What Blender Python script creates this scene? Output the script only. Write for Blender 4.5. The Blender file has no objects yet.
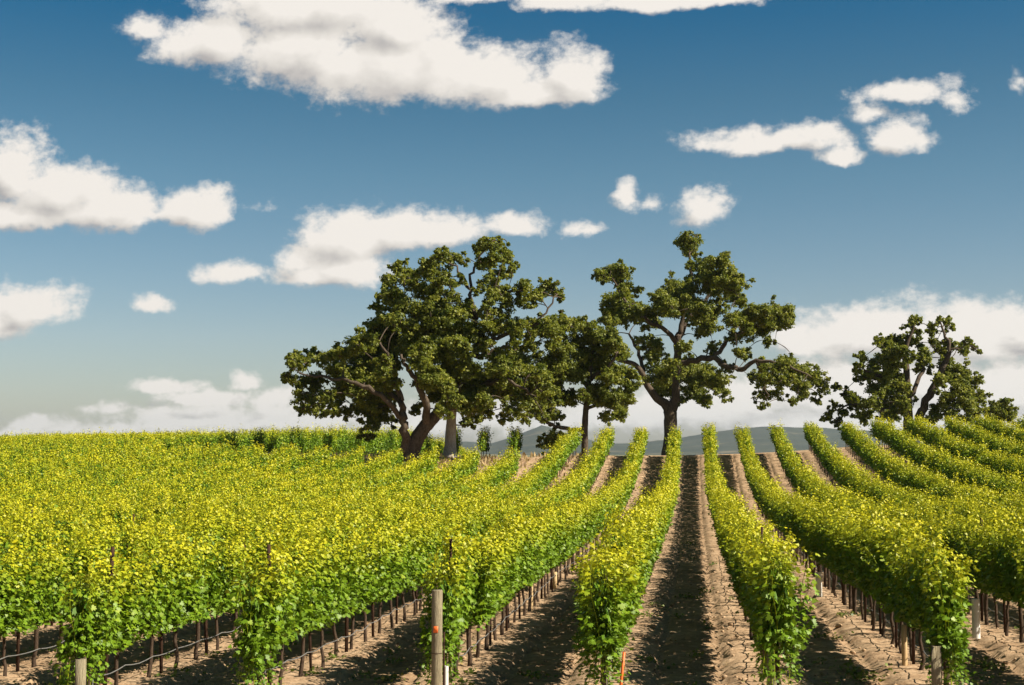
import bpy, math, random
import numpy as np
from mathutils import Vector, Matrix

rng = np.random.default_rng(7)
random.seed(7)
R = math.radians
scene = bpy.context.scene
COL = scene.collection

# ------------------------------------------------------------------ camera
F = 1422.0                       # focal length in pixels of a 1024 px wide frame
CW, CH = 1024, 685
VPX, VPY = 693.0, 445.0          # where the vine rows vanish
pitch = math.atan((VPY - CH / 2) / F)
yaw = math.atan((VPX - CW / 2) / math.hypot(F, VPY - CH / 2))
cam_d = bpy.data.cameras.new('camera')
cam = bpy.data.objects.new('camera', cam_d)
COL.objects.link(cam)
cam_d.sensor_width = 36.0
cam_d.lens = 36.0 * F / CW
cam_d.clip_start = 0.1
cam_d.clip_end = 40000
cam.location = (0, 0, 0)
cam.rotation_euler = (R(90) + pitch, 0, yaw)
scene.camera = cam
CAMM = np.array(cam.rotation_euler.to_matrix())

def px_dir(x, y):
    v = CAMM @ np.array([(x - CW / 2) / F, (CH / 2 - y) / F, -1.0])
    return v

def at(x, y, d):
    """world point at distance d down the rows that stands at pixel x, y"""
    v = px_dir(x, y)
    return v * (d / v[1])

def project(P):
    P = np.atleast_2d(P)
    q = P @ CAMM
    return CW / 2 + F * q[:, 0] / -q[:, 2], CH / 2 - F * q[:, 1] / -q[:, 2]

# ------------------------------------------------------------------ light
SUN_EL, SUN_AZ = R(40), R(-13)     # azimuth from +X (right) towards +Y (away)
SUN = Vector((math.cos(SUN_EL) * math.cos(SUN_AZ), math.cos(SUN_EL) * math.sin(SUN_AZ), math.sin(SUN_EL)))
sd = bpy.data.lights.new('sun', 'SUN')
sd.energy = 5.0
sd.angle = R(0.5)
sd.color = (1.0, 0.91, 0.75)
so = bpy.data.objects.new('sun', sd)
COL.objects.link(so)
so.rotation_euler = SUN.to_track_quat('Z', 'Y').to_euler()
so.location = (60, 60, 80)

vs = scene.view_settings
vs.view_transform = 'Standard'
vs.look = 'None'
vs.gamma = 1
vs.use_curve_mapping = False
EXPO = 0.95
vs.exposure = EXPO
scene.render.engine = 'CYCLES'
scene.cycles.max_bounces = 6
scene.cycles.diffuse_bounces = 3
scene.cycles.glossy_bounces = 2
scene.cycles.transmission_bounces = 4
scene.cycles.transparent_max_bounces = 6
scene.cycles.volume_bounces = 1
scene.cycles.use_denoising = True
scene.cycles.sample_clamp_indirect = 4

# ------------------------------------------------------------------ node helper
class NT:
    def __init__(self, tree):
        self.t = tree
        tree.nodes.clear()
    def n(self, typ, **kw):
        nd = self.t.nodes.new(typ)
        ins = kw.pop('ins', {})
        for k, v in kw.items():
            setattr(nd, k, v)
        for k, v in ins.items():
            self.put(nd, k, v)
        return nd
    def put(self, nd, k, v):
        s = nd.inputs[k]
        if isinstance(v, bpy.types.NodeSocket):
            self.t.links.new(v, s)
        else:
            s.default_value = v
    def math(self, op, a, b=None, c=None, clamp=False):
        nd = self.n('ShaderNodeMath', operation=op, use_clamp=clamp)
        self.put(nd, 0, a)
        if b is not None: self.put(nd, 1, b)
        if c is not None: self.put(nd, 2, c)
        return nd.outputs[0]
    def vec(self, op, a, b=None):
        nd = self.n('ShaderNodeVectorMath', operation=op)
        self.put(nd, 0, a)
        if b is not None: self.put(nd, 1, b)
        return nd.outputs['Value'] if op in ('LENGTH', 'DOT_PRODUCT') else nd.outputs[0]
    def ramp(self, fac, stops, interp='LINEAR'):
        nd = self.n('ShaderNodeValToRGB')
        nd.color_ramp.interpolation = interp
        e = nd.color_ramp.elements
        while len(e) < len(stops): e.new(0.5)
        for el, (p, c) in zip(e, stops):
            el.position = p
            el.color = tuple(c) + (1,) if len(c) == 3 else c
        self.put(nd, 0, fac)
        return nd.outputs[0]
    def noise(self, vec, scale, detail=4, rough=0.5, dist=0.0, dim='3D'):
        nd = self.n('ShaderNodeTexNoise', noise_dimensions=dim)
        self.put(nd, 'Vector', vec)
        self.put(nd, 'Scale', scale); self.put(nd, 'Detail', detail)
        self.put(nd, 'Roughness', rough); self.put(nd, 'Distortion', dist)
        return nd
    def mix(self, fac, a, b, typ='MIX'):
        nd = self.n('ShaderNodeMix', data_type='RGBA', blend_type=typ)
        self.put(nd, 0, fac); self.put(nd, 6, a); self.put(nd, 7, b)
        return nd.outputs[2]
    def maprange(self, v, a, b, c=0.0, d=1.0, smooth=True):
        nd = self.n('ShaderNodeMapRange', interpolation_type='SMOOTHSTEP' if smooth else 'LINEAR')
        for i, x in enumerate((v, a, b, c, d)): self.put(nd, i, x)
        return nd.outputs[0]

# ------------------------------------------------------------------ sky and clouds
world = bpy.data.worlds.new('World')
scene.world = world
world.use_nodes = True
W = NT(world.node_tree)
geo = W.n('ShaderNodeTexCoord').outputs['Generated']
sky = W.n('ShaderNodeTexSky', sky_type='NISHITA', sun_disc=False, sun_elevation=SUN_EL,
          sun_rotation=math.pi / 2 - SUN_AZ, altitude=100.0, air_density=1.0, dust_density=0.6, ozone_density=1.6)
sep = W.n('ShaderNodeSeparateXYZ', ins={0: geo})
yy = W.math('MAXIMUM', sep.outputs[1], 0.02)
pu = W.math('DIVIDE', sep.outputs[0], yy)
pv = W.math('DIVIDE', sep.outputs[2], yy)
P = W.n('ShaderNodeCombineXYZ', ins={0: pu, 1: pv}).outputs[0]
# each cloud: a heap of soft ellipses (pixel centre, half widths, strength)
CL = [(150, 27, 34, 18, .75), (215, 38, 70, 34, 1), (300, 45, 90, 50, 1), (390, 58, 110, 56, 1), (480, 75, 95, 38, 1), (570, 72, 38, 40, .95),
      (300, 5, 120, 40, 1), (400, 20, 60, 45, 1), (545, 92, 70, 18, .9),
      (470, -4, 55, 12, .7), (560, 2, 60, 14, .75), (640, 1, 70, 14, .85), (720, -2, 55, 12, .8),
      (8, 165, 55, 52, 1), (60, 188, 70, 40, 1), (115, 206, 80, 30, 1), (30, 212, 90, 24, 1), (190, 206, 48, 26, .95),
      (350, 232, 60, 38, 1), (400, 226, 75, 28, 1), (450, 230, 50, 20, .9), (512, 224, 42, 15, .8), (345, 264, 52, 28, 1), (300, 258, 30, 20, .8),
      (588, 226, 28, 10, .65), (238, 272, 52, 14, .8), (310, 275, 50, 14, .8),
      (25, 305, 62, 32, 1), (-10, 315, 60, 28, 1), (157, 304, 24, 11, .7), (215, 190, 18, 8, .35), (258, 203, 22, 10, .3),
      (200, 414, 120, 20, .7), (290, 415, 90, 24, .8), (130, 427, 200, 14, .6), (10, 430, 90, 10, .7), (165, 387, 42, 10, 1), (246, 382, 20, 12, .85), (30, 424, 30, 11, 1), (95, 431, 60, 8, .8), (210, 397, 66, 10, .9), (270, 400, 40, 12, .8), (118, 407, 40, 8, .5),
      (770, 138, 82, 18, .9), (820, 130, 34, 16, .8), (842, 153, 26, 12, .75), (905, 133, 34, 24, .85), (905, 91, 46, 15, .75), (958, 95, 18, 24, .6), (872, 112, 22, 14, .5),
      (627, 192, 15, 20, .7), (703, 205, 26, 26, .72), (655, 203, 14, 9, .4), (1024, 80, 10, 14, .36),
      (860, 330, 80, 34, 1), (960, 330, 90, 40, 1), (1030, 325, 70, 36, 1), (800, 335, 40, 28, .8), (900, 378, 170, 32, .85), (1000, 385, 90, 36, .9),
      (790, 392, 140, 32, .85), (700, 405, 140, 30, .8), (600, 410, 110, 24, .6), (500, 410, 110, 30, .6), (860, 416, 250, 22, .8), (420, 420, 120, 22, .6)]
warp = W.noise(P, 22.0, 5, 0.6)
wv = W.vec('SUBTRACT', warp.outputs['Color'], (0.5, 0.5, 0.5))
Pw = W.vec('ADD', P, W.vec('MULTIPLY', wv, (0.030, 0.018, 0.0)))
def heap(Pq):
    acc = None
    for (cx, cy, rx, ry, st) in CL:
        v = px_dir(cx, cy)
        c = (v[0] / v[1], v[2] / v[1] - 0.22 * ry / F, 0)
        dl = W.vec('MULTIPLY', W.vec('SUBTRACT', Pq, c), (F / (rx * 1.18), F / (ry * 1.25), 1))
        dl = W.vec('MAXIMUM', dl, W.vec('MULTIPLY', dl, (-1, -1.55, 1)))      # flatter undersides
        f = W.math('MULTIPLY_ADD', W.vec('LENGTH', dl), -st, st)            # st * (1 - r)
        acc = f if acc is None else W.math('SMOOTH_MAX', acc, f, 0.15)
    return acc
acc = heap(Pw)
acc2 = heap(W.vec('ADD', Pw, (0.010, 0.012, 0)))
Ps = W.vec('MULTIPLY', P, (0.8, 1.0, 1.0))
fb = W.noise(Ps, 30.0, 8, 0.62).outputs[0]
fb2 = W.noise(W.vec('ADD', Ps, (0.007, 0.009, 0)), 30.0, 5, 0.5).outputs[0]
big = W.noise(Ps, 13.0, 3, 0.5).outputs[0]
fine = W.noise(Ps, 120.0, 6, 0.62).outputs[0]
dens = W.math('ADD', acc, W.math('MULTIPLY', W.math('SUBTRACT', fb, 0.5), 1.25))
dens = W.math('ADD', dens, W.math('MULTIPLY', W.math('SUBTRACT', fine, 0.5), 0.36))
alpha = W.maprange(dens, 0.0, 0.50)
alpha = W.math('MULTIPLY', alpha, W.maprange(sep.outputs[1], 0.1, 0.3))
elev = W.math('DIVIDE', sep.outputs[2], W.math('SQRT', W.math('ADD', W.math('POWER', sep.outputs[0], 2.0), W.math('POWER', sep.outputs[1], 2.0))))
strat = W.noise(W.vec('MULTIPLY', P, (0.45, 1.3, 1.0)), 95.0, 6, 0.62).outputs[0]
low = W.maprange(elev, 0.13, 0.05)
# light and shade inside the clouds: billows facing the sun are brighter, thick middles greyer
rel = W.math('MULTIPLY', W.math('SUBTRACT', fb, fb2), 0.9)
rel = W.math('ADD', rel, W.math('MULTIPLY', W.math('MULTIPLY', W.math('SUBTRACT', strat, 0.5), low), 0.8))
rel = W.math('MULTIPLY_ADD', low, 0.10, rel)
thick = W.maprange(dens, 0.35, 1.1)
sh = W.math('ADD', W.math('MULTIPLY_ADD', big, 0.6, 0.63), rel)
sh = W.math('ADD', W.math('SUBTRACT', sh, W.math('MULTIPLY', thick, 0.12)), W.math('MULTIPLY', W.math('SUBTRACT', acc, acc2), 0.85))
K = 2 ** -EXPO / 0.1
ccol = W.ramp(sh, [(0.45, (0.46, 0.44, 0.43)), (0.78, (0.74, 0.70, 0.65)), (1.0, (0.91, 0.86, 0.80))])
ccol = W.vec('SCALE', ccol); ccol.node.inputs['Scale'].default_value = K
tint = W.ramp(W.maprange(elev, -0.02, 0.36, 0, 1, False),
              [(0.0, (0.47, 0.45, 0.46)), (0.25, (0.44, 0.455, 0.475)), (0.55, (0.25, 0.375, 0.395)), (0.70, (0.155, 0.315, 0.352)), (0.857, (0.052, 0.262, 0.342)), (1.0, (0.03, 0.22, 0.31))])
skyc = W.mix(1.0, sky.outputs[0], tint, 'MULTIPLY')
skyc = W.mix(1.0, skyc, W.ramp(W.maprange(sep.outputs[2], 0.33, 0.85), [(0, (1, 1, 1)), (1, (0.5, 0.42, 0.40))]), 'MULTIPLY')     # unseen upper sky darkened to weaken its fill light
fin = W.mix(alpha, skyc, ccol)
bg = W.n('ShaderNodeBackground', ins={'Color': fin, 'Strength': 0.1})
wo = W.n('ShaderNodeOutputWorld', ins={'Surface': bg.outputs[0]})

# ------------------------------------------------------------------ materials
def mat(name):
    m = bpy.data.materials.new(name)
    m.use_nodes = True
    return m, NT(m.node_tree)

def finish(T, shader, bump=None):
    T.n('ShaderNodeOutputMaterial', ins={'Surface': shader})

def principled(T, color, rough=0.8, spec=0.3, normal=None):
    p = T.n('ShaderNodeBsdfPrincipled', ins={'Base Color': color, 'Roughness': rough, 'Specular IOR Level': spec})
    if normal is not None: T.put(p, 'Normal', normal)
    return p.outputs[0]

def bump(T, h, strength, dist):
    return T.n('ShaderNodeBump', ins={'Height': h, 'Strength': strength, 'Distance': dist}).outputs[0]

def leaf_material(name, stops, trans, tcol_gain=1.6, rough=0.5, spec=0.35):
    m, T = mat(name)
    a = T.n('ShaderNodeAttribute', attribute_name='tint').outputs['Fac']
    col = T.ramp(a, stops)
    p = principled(T, col, rough, spec)
    tc = T.mix(1.0, col, (tcol_gain, tcol_gain * 1.02, tcol_gain * 0.6, 1), 'MULTIPLY')
    tr = T.n('ShaderNodeBsdfTranslucent', ins={'Color': tc}).outputs[0]
    mx = T.n('ShaderNodeMixShader', ins={0: trans, 1: p, 2: tr})
    finish(T, mx.outputs[0])
    return m

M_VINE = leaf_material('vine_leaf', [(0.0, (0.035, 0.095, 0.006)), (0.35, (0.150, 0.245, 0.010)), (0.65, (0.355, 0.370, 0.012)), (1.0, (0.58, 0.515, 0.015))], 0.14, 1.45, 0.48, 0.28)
M_OAK = leaf_material('oak_leaf', [(0.0, (0.055, 0.085, 0.010)), (0.5, (0.165, 0.185, 0.025)), (1.0, (0.33, 0.32, 0.05))], 0.36, 1.5, 0.5, 0.3)
M_WEED = leaf_material('weed_leaf', [(0.0, (0.06, 0.10, 0.02)), (0.6, (0.16, 0.20, 0.03)), (1.0, (0.36, 0.30, 0.10))], 0.25)
M_DRY = leaf_material('dry_grass_blade', [(0.0, (0.25, 0.17, 0.08)), (1.0, (0.50, 0.38, 0.20))], 0.2, 1.2)

def wood_material(name, c0, c1, scale=(9, 9, 1.2), b=0.6, rough=0.9):
    m, T = mat(name)
    o = T.n('ShaderNodeTexCoord').outputs['Object']
    mp = T.n('ShaderNodeMapping', ins={'Vector': o, 'Scale': scale}).outputs[0]
    n1 = T.noise(mp, 3.0, 6, 0.65, 0.4).outputs[0]
    n2 = T.noise(o, 1.6, 3).outputs[0]
    f = T.math('ADD', T.math('MULTIPLY', n1, 0.8), T.math('MULTIPLY', n2, 0.3))
    col = T.ramp(f, [(0.35, c0), (0.75, c1)])
    finish(T, principled(T, col, rough, 0.08, bump(T, n1, b, 0.03)))
    return m

M_BARK = wood_material('oak_bark', (0.030, 0.023, 0.018), (0.15, 0.115, 0.085), (5, 5, 1.4), 0.9)
M_BARKP = wood_material('pale_oak_bark', (0.22, 0.19, 0.16), (0.55, 0.48, 0.41), (5, 5, 1.4), 0.9)
M_VBARK = wood_material('vine_bark', (0.035, 0.024, 0.018), (0.14, 0.095, 0.065), (40, 40, 6), 0.8)
M_POST = wood_material('weathered_post_wood', (0.13, 0.105, 0.065), (0.42, 0.36, 0.24), (34, 34, 2.0), 0.9)
M_NEWWOOD = wood_material('new_pine_wood', (0.42, 0.28, 0.14), (0.62, 0.45, 0.26), (30, 30, 2.0), 0.3)
M_STEEL = wood_material('rusty_stake_steel', (0.025, 0.014, 0.010), (0.075, 0.040, 0.025), (60, 60, 8), 0.4, 0.75)

def plain(name, c, rough=0.5, spec=0.4, var=0.15):
    m, T = mat(name)
    o = T.n('ShaderNodeTexCoord').outputs['Object']
    n = T.noise(o, 14.0, 4).outputs[0]
    col = T.ramp(n, [(0.3, tuple(x * (1 - var) for x in c)), (0.7, tuple(min(1, x * (1 + var)) for x in c))])
    finish(T, principled(T, col, rough, spec))
    return m

M_HOSE = plain('grey_drip_hose', (0.15, 0.146, 0.14), 0.55)
M_TUBE = plain('white_grow_tube', (0.72, 0.70, 0.66), 0.5, 0.4, 0.06)
M_ORANGE = plain('orange_plastic', (0.75, 0.15, 0.03), 0.5)
M_STEM = plain('green_shoot', (0.20, 0.20, 0.05), 0.6)

# soil
m, T = mat('tilled_soil'); M_SOIL = m
gp = T.n('ShaderNodeNewGeometry').outputs['Position']
sp = T.n('ShaderNodeSeparateXYZ', ins={0: gp})
n_big = T.noise(gp, 0.35, 4).outputs[0]
n_mid = T.noise(gp, 3.2, 6, 0.65).outputs[0]
n_fine = T.noise(gp, 22.0, 6, 0.7).outputs[0]
str_v = T.n('ShaderNodeMapping', ins={'Vector': gp, 'Scale': (3.0, 14.0, 3.0)}).outputs[0]
n_str = T.noise(str_v, 1.0, 4, 0.6).outputs[0]
f = T.math('ADD', T.math('MULTIPLY', n_mid, 0.55), T.math('MULTIPLY', n_fine, 0.45))
soil = T.ramp(f, [(0.30, (0.175, 0.098, 0.048)), (0.48, (0.415, 0.280, 0.172)), (0.66, (0.55, 0.40, 0.26))])
# the middle of each lane is worked darker and has mown plant litter in it
lane = T.math('ABSOLUTE', T.math('SUBTRACT', T.math('FRACT', T.math('DIVIDE', T.math('ADD', sp.outputs[0], 1.28), 2.4)), 0.5))
mid = T.math('MULTIPLY', T.maprange(lane, 0.30, 0.12), T.maprange(T.math('ADD', T.math('MULTIPLY', n_str, 0.7), T.math('MULTIPLY', n_big, 0.5)), 0.45, 0.72))
soil = T.mix(T.math('MULTIPLY', mid, 0.55), soil, (0.15, 0.088, 0.043, 1))
litter = T.maprange(T.noise(str_v, 2.6, 5, 0.7).outputs[0], 0.62, 0.72)
soil = T.mix(T.math('MULTIPLY', litter, 0.45), soil, (0.44, 0.34, 0.22, 1))
# beyond the vineyard: dry grass and valley fields
soil = T.mix(T.math('MULTIPLY', T.maprange(T.noise(gp, 0.9, 3, 0.6).outputs[0], 0.52, 0.66), 0.30), soil, (0.17, 0.10, 0.052, 1))     # damper patches
far = T.maprange(sp.outputs[1], 105.0, 118.0)
fld = T.ramp(T.noise(gp, 0.004, 3, 0.6).outputs[0], [(0.40, (0.06, 0.085, 0.03)), (0.50, (0.24, 0.19, 0.10)), (0.60, (0.11, 0.12, 0.05))])
soil = T.mix(far, soil, fld)
hgt = T.math('ADD', T.math('MULTIPLY', n_fine, 0.5), n_mid)
finish(T, principled(T, soil, 0.95, 0.1, bump(T, hgt, 0.8, 0.035)))

m, T = mat('wooded_hillside'); M_HILL = m
gp = T.n('ShaderNodeNewGeometry').outputs['Position']
hn = T.noise(gp, 0.0035, 6, 0.62).outputs[0]
finish(T, principled(T, T.ramp(hn, [(0.40, (0.022, 0.032, 0.018)), (0.58, (0.040, 0.048, 0.028)), (0.70, (0.16, 0.13, 0.08))]), 0.95, 0.1))

# ------------------------------------------------------------------ mesh helpers
def new_mesh(name, verts, polys, mats, mat_idx=None, tint=None, smooth=False):
    """verts (n,3); polys: list of (m,k) int arrays"""
    me = bpy.data.meshes.new(name)
    verts = np.asarray(verts, dtype=np.float32)
    polys = [np.asarray(p, dtype=np.int32) for p in polys if len(p)]
    nl = sum(p.size for p in polys); npol = sum(len(p) for p in polys)
    me.vertices.add(len(verts)); me.vertices.foreach_set('co', verts.ravel())
    me.loops.add(nl); me.loops.foreach_set('vertex_index', np.concatenate([p.ravel() for p in polys]))
    tot = np.concatenate([np.full(len(p), p.shape[1], np.int32) for p in polys])
    st = np.concatenate([[0], np.cumsum(tot)[:-1]]).astype(np.int32)
    me.polygons.add(npol)
    me.polygons.foreach_set('loop_start', st)
    for mm in mats: me.materials.append(mm)
    if mat_idx is not None: me.polygons.foreach_set('material_index', np.asarray(mat_idx, np.int32))
    if smooth is not False:
        sm = np.ones(npol, bool) if smooth is True else np.asarray(smooth, bool)
        me.polygons.foreach_set('use_smooth', sm)
    if tint is not None:
        a = me.attributes.new('tint', 'FLOAT', 'POINT')
        a.data.foreach_set('value', np.asarray(tint, np.float32))
    me.update(calc_edges=True)
    me.validate()
    return me

class MB:
    def __init__(self):
        self.v = []; self.p = {}; self.n = 0; self.t = []
    def add(self, verts, polys, tint=0.5):
        verts = np.asarray(verts, float)
        for p in polys:
            p = np.asarray(p, int)
            self.p.setdefault(p.shape[1], []).append(p + self.n)
        self.v.append(verts); self.n += len(verts)
        self.t.append(np.broadcast_to(np.asarray(tint, float), (len(verts),)))
    def tube(self, pts, rad, sides=8, cap=True, wob=0.0, seed=0):
        pts = np.asarray(pts, float); rad = np.broadcast_to(np.asarray(rad, float), (len(pts),))
        g = np.random.default_rng(seed)
        tang = np.gradient(pts, axis=0)
        tang /= np.linalg.norm(tang, axis=1)[:, None] + 1e-9
        ref = np.array([0.0, 1.0, 0.0]) if abs(tang[:, 1]).mean() < 0.8 else np.array([1.0, 0.0, 0.0])
        a = np.cross(tang, ref); a /= np.linalg.norm(a, axis=1)[:, None] + 1e-9
        b = np.cross(tang, a)
        ang = np.linspace(0, 2 * np.pi, sides, endpoint=False)
        ring = a[:, None, :] * np.cos(ang)[None, :, None] + b[:, None, :] * np.sin(ang)[None, :, None]
        rr = rad[:, None] * (1 + wob * g.uniform(-1, 1, (len(pts), sides)))
        V = (pts[:, None, :] + ring * rr[:, :, None]).reshape(-1, 3)
        q = []
        for i in range(len(pts) - 1):
            for j in range(sides):
                k = (j + 1) % sides
                q.append((i * sides + j, i * sides + k, (i + 1) * sides + k, (i + 1) * sides + j))
        pl = [np.array(q)]
        if cap:
            pl.append(np.array([list(range(sides))[::-1], [(len(pts) - 1) * sides + j for j in range(sides)]]))
        self.add(V, pl)
    def box(self, c, s):
        c = np.asarray(c, float); s = np.asarray(s, float) / 2
        V = np.array([[x, y, z] for x in (-1, 1) for y in (-1, 1) for z in (-1, 1)]) * s + c
        self.add(V, [np.array([(0, 1, 3, 2), (4, 6, 7, 5), (0, 4, 5, 1), (2, 3, 7, 6), (0, 2, 6, 4), (1, 5, 7, 3)])])
    def mesh(self, name, m, smooth=False):
        ps = [np.concatenate(x) for k, x in sorted(self.p.items())]
        return new_mesh(name, np.concatenate(self.v), ps, [m], tint=np.concatenate(self.t), smooth=smooth)

def link(name, me, parent=None, loc=(0, 0, 0)):
    o = bpy.data.objects.new(name, me)
    COL.objects.link(o)
    o.location = loc
    if parent is not None: o.parent = parent
    return o

def tag(o, label=None, cat=None, group=None, kind=None):
    if label: o['label'] = label
    if cat: o['category'] = cat
    if group: o['group'] = group
    if kind: o['kind'] = kind
    return o

def thing(name, label, cat, loc, group=None, rz=0.0):
    o = bpy.data.objects.new(name, None)
    o.empty_display_size = 0.2
    COL.objects.link(o)
    o.location = loc; o.rotation_euler = (0, 0, rz)
    return tag(o, label, cat, group)

# ------------------------------------------------------------------ terrain
TD = np.array([0, 20, 40, 55, 65, 75, 85, 95, 103, 112, 130, 170, 300, 900, 3000, 30000], float)
TX = np.array([-60, -30, -13, 0, 6, 13, 25, 60], float)
TZ = np.array([
    [-3.8, -3.9, -4.0, -3.9, -3.6, -3.1, -2.6, -2.1, -1.7, -1.35, -1.1, -2.5, -9, -25, -30, -30],
    [-3.8, -3.9, -4.0, -3.9, -3.6, -3.05, -2.35, -1.5, -1.05, -0.9, -1.1, -3.0, -9, -25, -30, -30],
    [-3.7, -3.78, -3.95, -4.0, -3.85, -3.4, -2.5, -1.25, -0.88, -0.95, -2.8, -6.0, -13, -25, -30, -30],
    [-3.5, -3.58, -3.9, -4.1, -4.1, -3.9, -3.3, -2.2, -0.72, -0.80, -2.8, -6.5, -14, -25, -30, -30],
    [-3.4, -3.55, -3.95, -4.1, -4.0, -3.7, -3.1, -2.0, -0.62, -0.55, -2.2, -6.0, -14, -25, -30, -30],
    [-3.4, -3.5, -3.75, -3.65, -3.3, -2.7, -2.0, -1.05, -0.25, 0.0, -0.6, -4.0, -13, -25, -30, -30],
    [-3.3, -3.4, -3.5, -3.2, -2.7, -2.1, -1.5, -0.7, 0.0, 0.3, -0.2, -3.0, -12, -25, -30, -30],
    [-3.2, -3.2, -3.2, -2.8, -2.3, -1.7, -1.1, -0.4, 0.3, 0.6, 0.2, -2.0, -10, -25, -30, -30]])

def ground(X, D):
    X = np.asarray(X, float); D = np.asarray(D, float)
    X, D = np.broadcast_arrays(X, D)
    sh = X.shape; X = X.ravel(); D = D.ravel()
    out = np.zeros(len(X))
    # smoothed bilinear lookup (five taps along d and x)
    for wx, ox in ((.25, -2.5), (.5, 0), (.25, 2.5)):
        for wd, od in ((.25, -2.2), (.5, 0), (.25, 2.2)):
            x = np.clip(X + ox, TX[0], TX[-1]); d = np.clip(D + od, TD[0], TD[-1])
            i = np.clip(np.searchsorted(TX, x) - 1, 0, len(TX) - 2)
            j = np.clip(np.searchsorted(TD, d) - 1, 0, len(TD) - 2)
            u = (x - TX[i]) / (TX[i + 1] - TX[i]); v = (d - TD[j]) / (TD[j + 1] - TD[j])
            out += wx * wd * ((TZ[i, j] * (1 - u) + TZ[i + 1, j] * u) * (1 - v) + (TZ[i, j + 1] * (1 - u) + TZ[i + 1, j + 1] * u) * v)
    return out.reshape(sh)

def gz(x, d): return float(ground(x, d))

def vnoise(X, Y, seed=0):
    """cheap value noise"""
    def h(i, j):
        n = (i * 374761393 + j * 668265263 + seed * 974711) & 0x7fffffff
        n = ((n ^ (n >> 13)) * 1274126177) & 0x7fffffff
        return ((n ^ (n >> 16)) & 0xffff) / 65535.0
    i = np.floor(X).astype(np.int64); j = np.floor(Y).astype(np.int64)
    u = X - i; v = Y - j
    u = u * u * (3 - 2 * u); v = v * v * (3 - 2 * v)
    return (h(i, j) * (1 - u) + h(i + 1, j) * u) * (1 - v) + (h(i, j + 1) * (1 - u) + h(i + 1, j + 1) * u) * v

ROW0, PITCH = -1.28, 2.4

def detail(X, D):
    """berms under the rows, furrows, clods"""
    w = ((X - ROW0) / PITCH) % 1.0
    dist = np.minimum(w, 1 - w) * PITCH
    nn = vnoise(X * 2.2, D * 2.2, 1); n3 = vnoise(X * 6.5, D * 5.5, 2); n4 = vnoise(X * 14, D * 11, 3)
    edge = dist + 0.08 * (nn - 0.5) + 0.07 * (n3 - 0.5)
    berm = 0.10 / (1 + np.exp((edge - 0.50) / 0.035))
    crumb = 0.06 * np.exp(-((edge - 0.56) / 0.045) ** 2) * (0.3 + 1.3 * n4)
    rut = -0.05 * np.exp(-((edge - 0.70) / 0.05) ** 2)
    cl = 0.03 * (n3 - 0.5) + 0.03 * (n4 - 0.5) + 0.035 * (nn - 0.5)
    fade = np.clip((106 - D) / 3, 0, 1)
    return (berm + crumb + rut + cl) * fade

def axis(segs):
    a = [segs[0][0]]
    for (s, e, st) in segs:
        n = max(1, int(round((e - s) / st)))
        a += list(np.linspace(s, e, n + 1)[1:])
    return np.array(a)

gx = np.concatenate([-np.geomspace(9000, 62, 22)[:-1], axis([(-62, -17, 0.75), (-17, 15, 0.10), (15, 50, 0.75)]), np.geomspace(50, 9000, 22)[1:]])
gd = np.concatenate([axis([(-60, 0, 6), (0, 15, 1.0), (15, 46, 0.09), (46, 75, 0.22), (75, 112, 0.45), (112, 200, 4)]), np.geomspace(200, 9000, 26)[1:]])
GX, GD = np.meshgrid(gx, gd)
GZ = ground(GX, GD) + np.where((np.abs(GX + 1) < 60) & (GD > 10) & (GD < 107), detail(GX, GD), 0)
nx, nd = len(gx), len(gd)
idx = np.arange(nx * nd).reshape(nd, nx)
q = np.stack([idx[:-1, :-1], idx[:-1, 1:], idx[1:, 1:], idx[1:, :-1]], -1).reshape(-1, 4)
tag(link('ground', new_mesh('ground', np.stack([GX, GD, GZ], -1).reshape(-1, 3), [q], [M_SOIL], smooth=True)), kind='structure')

# distant hills
hx = np.linspace(-4200, 4200, 300); hd = np.linspace(4200, 7600, 70)
HX, HD = np.meshgrid(hx, hd)
sky_px = np.array([(300, 440), (430, 445), (490, 446), (515, 437), (541, 428), (566, 437), (600, 445), (640, 446), (668, 441), (700, 436), (740, 431), (775, 429), (800, 431), (840, 433), (900, 432), (1030, 430)], float)
us = np.array([px_dir(x, y)[0] / px_dir(x, y)[1] for x, y in sky_px]); ws = np.array([px_dir(x, y)[2] / px_dir(x, y)[1] for x, y in sky_px])
ridge = np.interp(HX / HD, us, ws) * 6200
t = (HD - 4200) / 3400
prof = np.clip(np.sin(np.pi * np.clip(t * 0.86, 0, 1)), 0, 1) ** 1.3
HZ = -32 + (ridge + 32) * prof + (vnoise(HX / 260, HD / 260, 5) - 0.5) * 38 * prof + (vnoise(HX / 90, HD / 90, 6) - 0.5) * 12 * prof - 3 * (1 - prof)
idx = np.arange(HX.size).reshape(HX.shape)
q = np.stack([idx[:-1, :-1], idx[:-1, 1:], idx[1:, 1:], idx[1:, :-1]], -1).reshape(-1, 4)
tag(link('hills', new_mesh('hills', np.stack([HX, HD, HZ], -1).reshape(-1, 3), [q], [M_HILL], smooth=True)), kind='structure')

# haze
hz = MB(); hz.box((0, 4300, 70), (18200, 9600, 204))
mh, T = mat('haze_air')
pvn = T.n('ShaderNodeVolumePrincipled', ins={'Color': (0.68, 0.78, 0.94, 1), 'Density': 0.55e-4, 'Anisotropy': 0.3})
T.n('ShaderNodeOutputMaterial', ins={'Volume': pvn.outputs[0]})
mh.cycles.homogeneous_volume = True
HAZE = True
if HAZE:
    tag(link('haze', hz.mesh('haze', mh)), kind='stuff')

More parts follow.
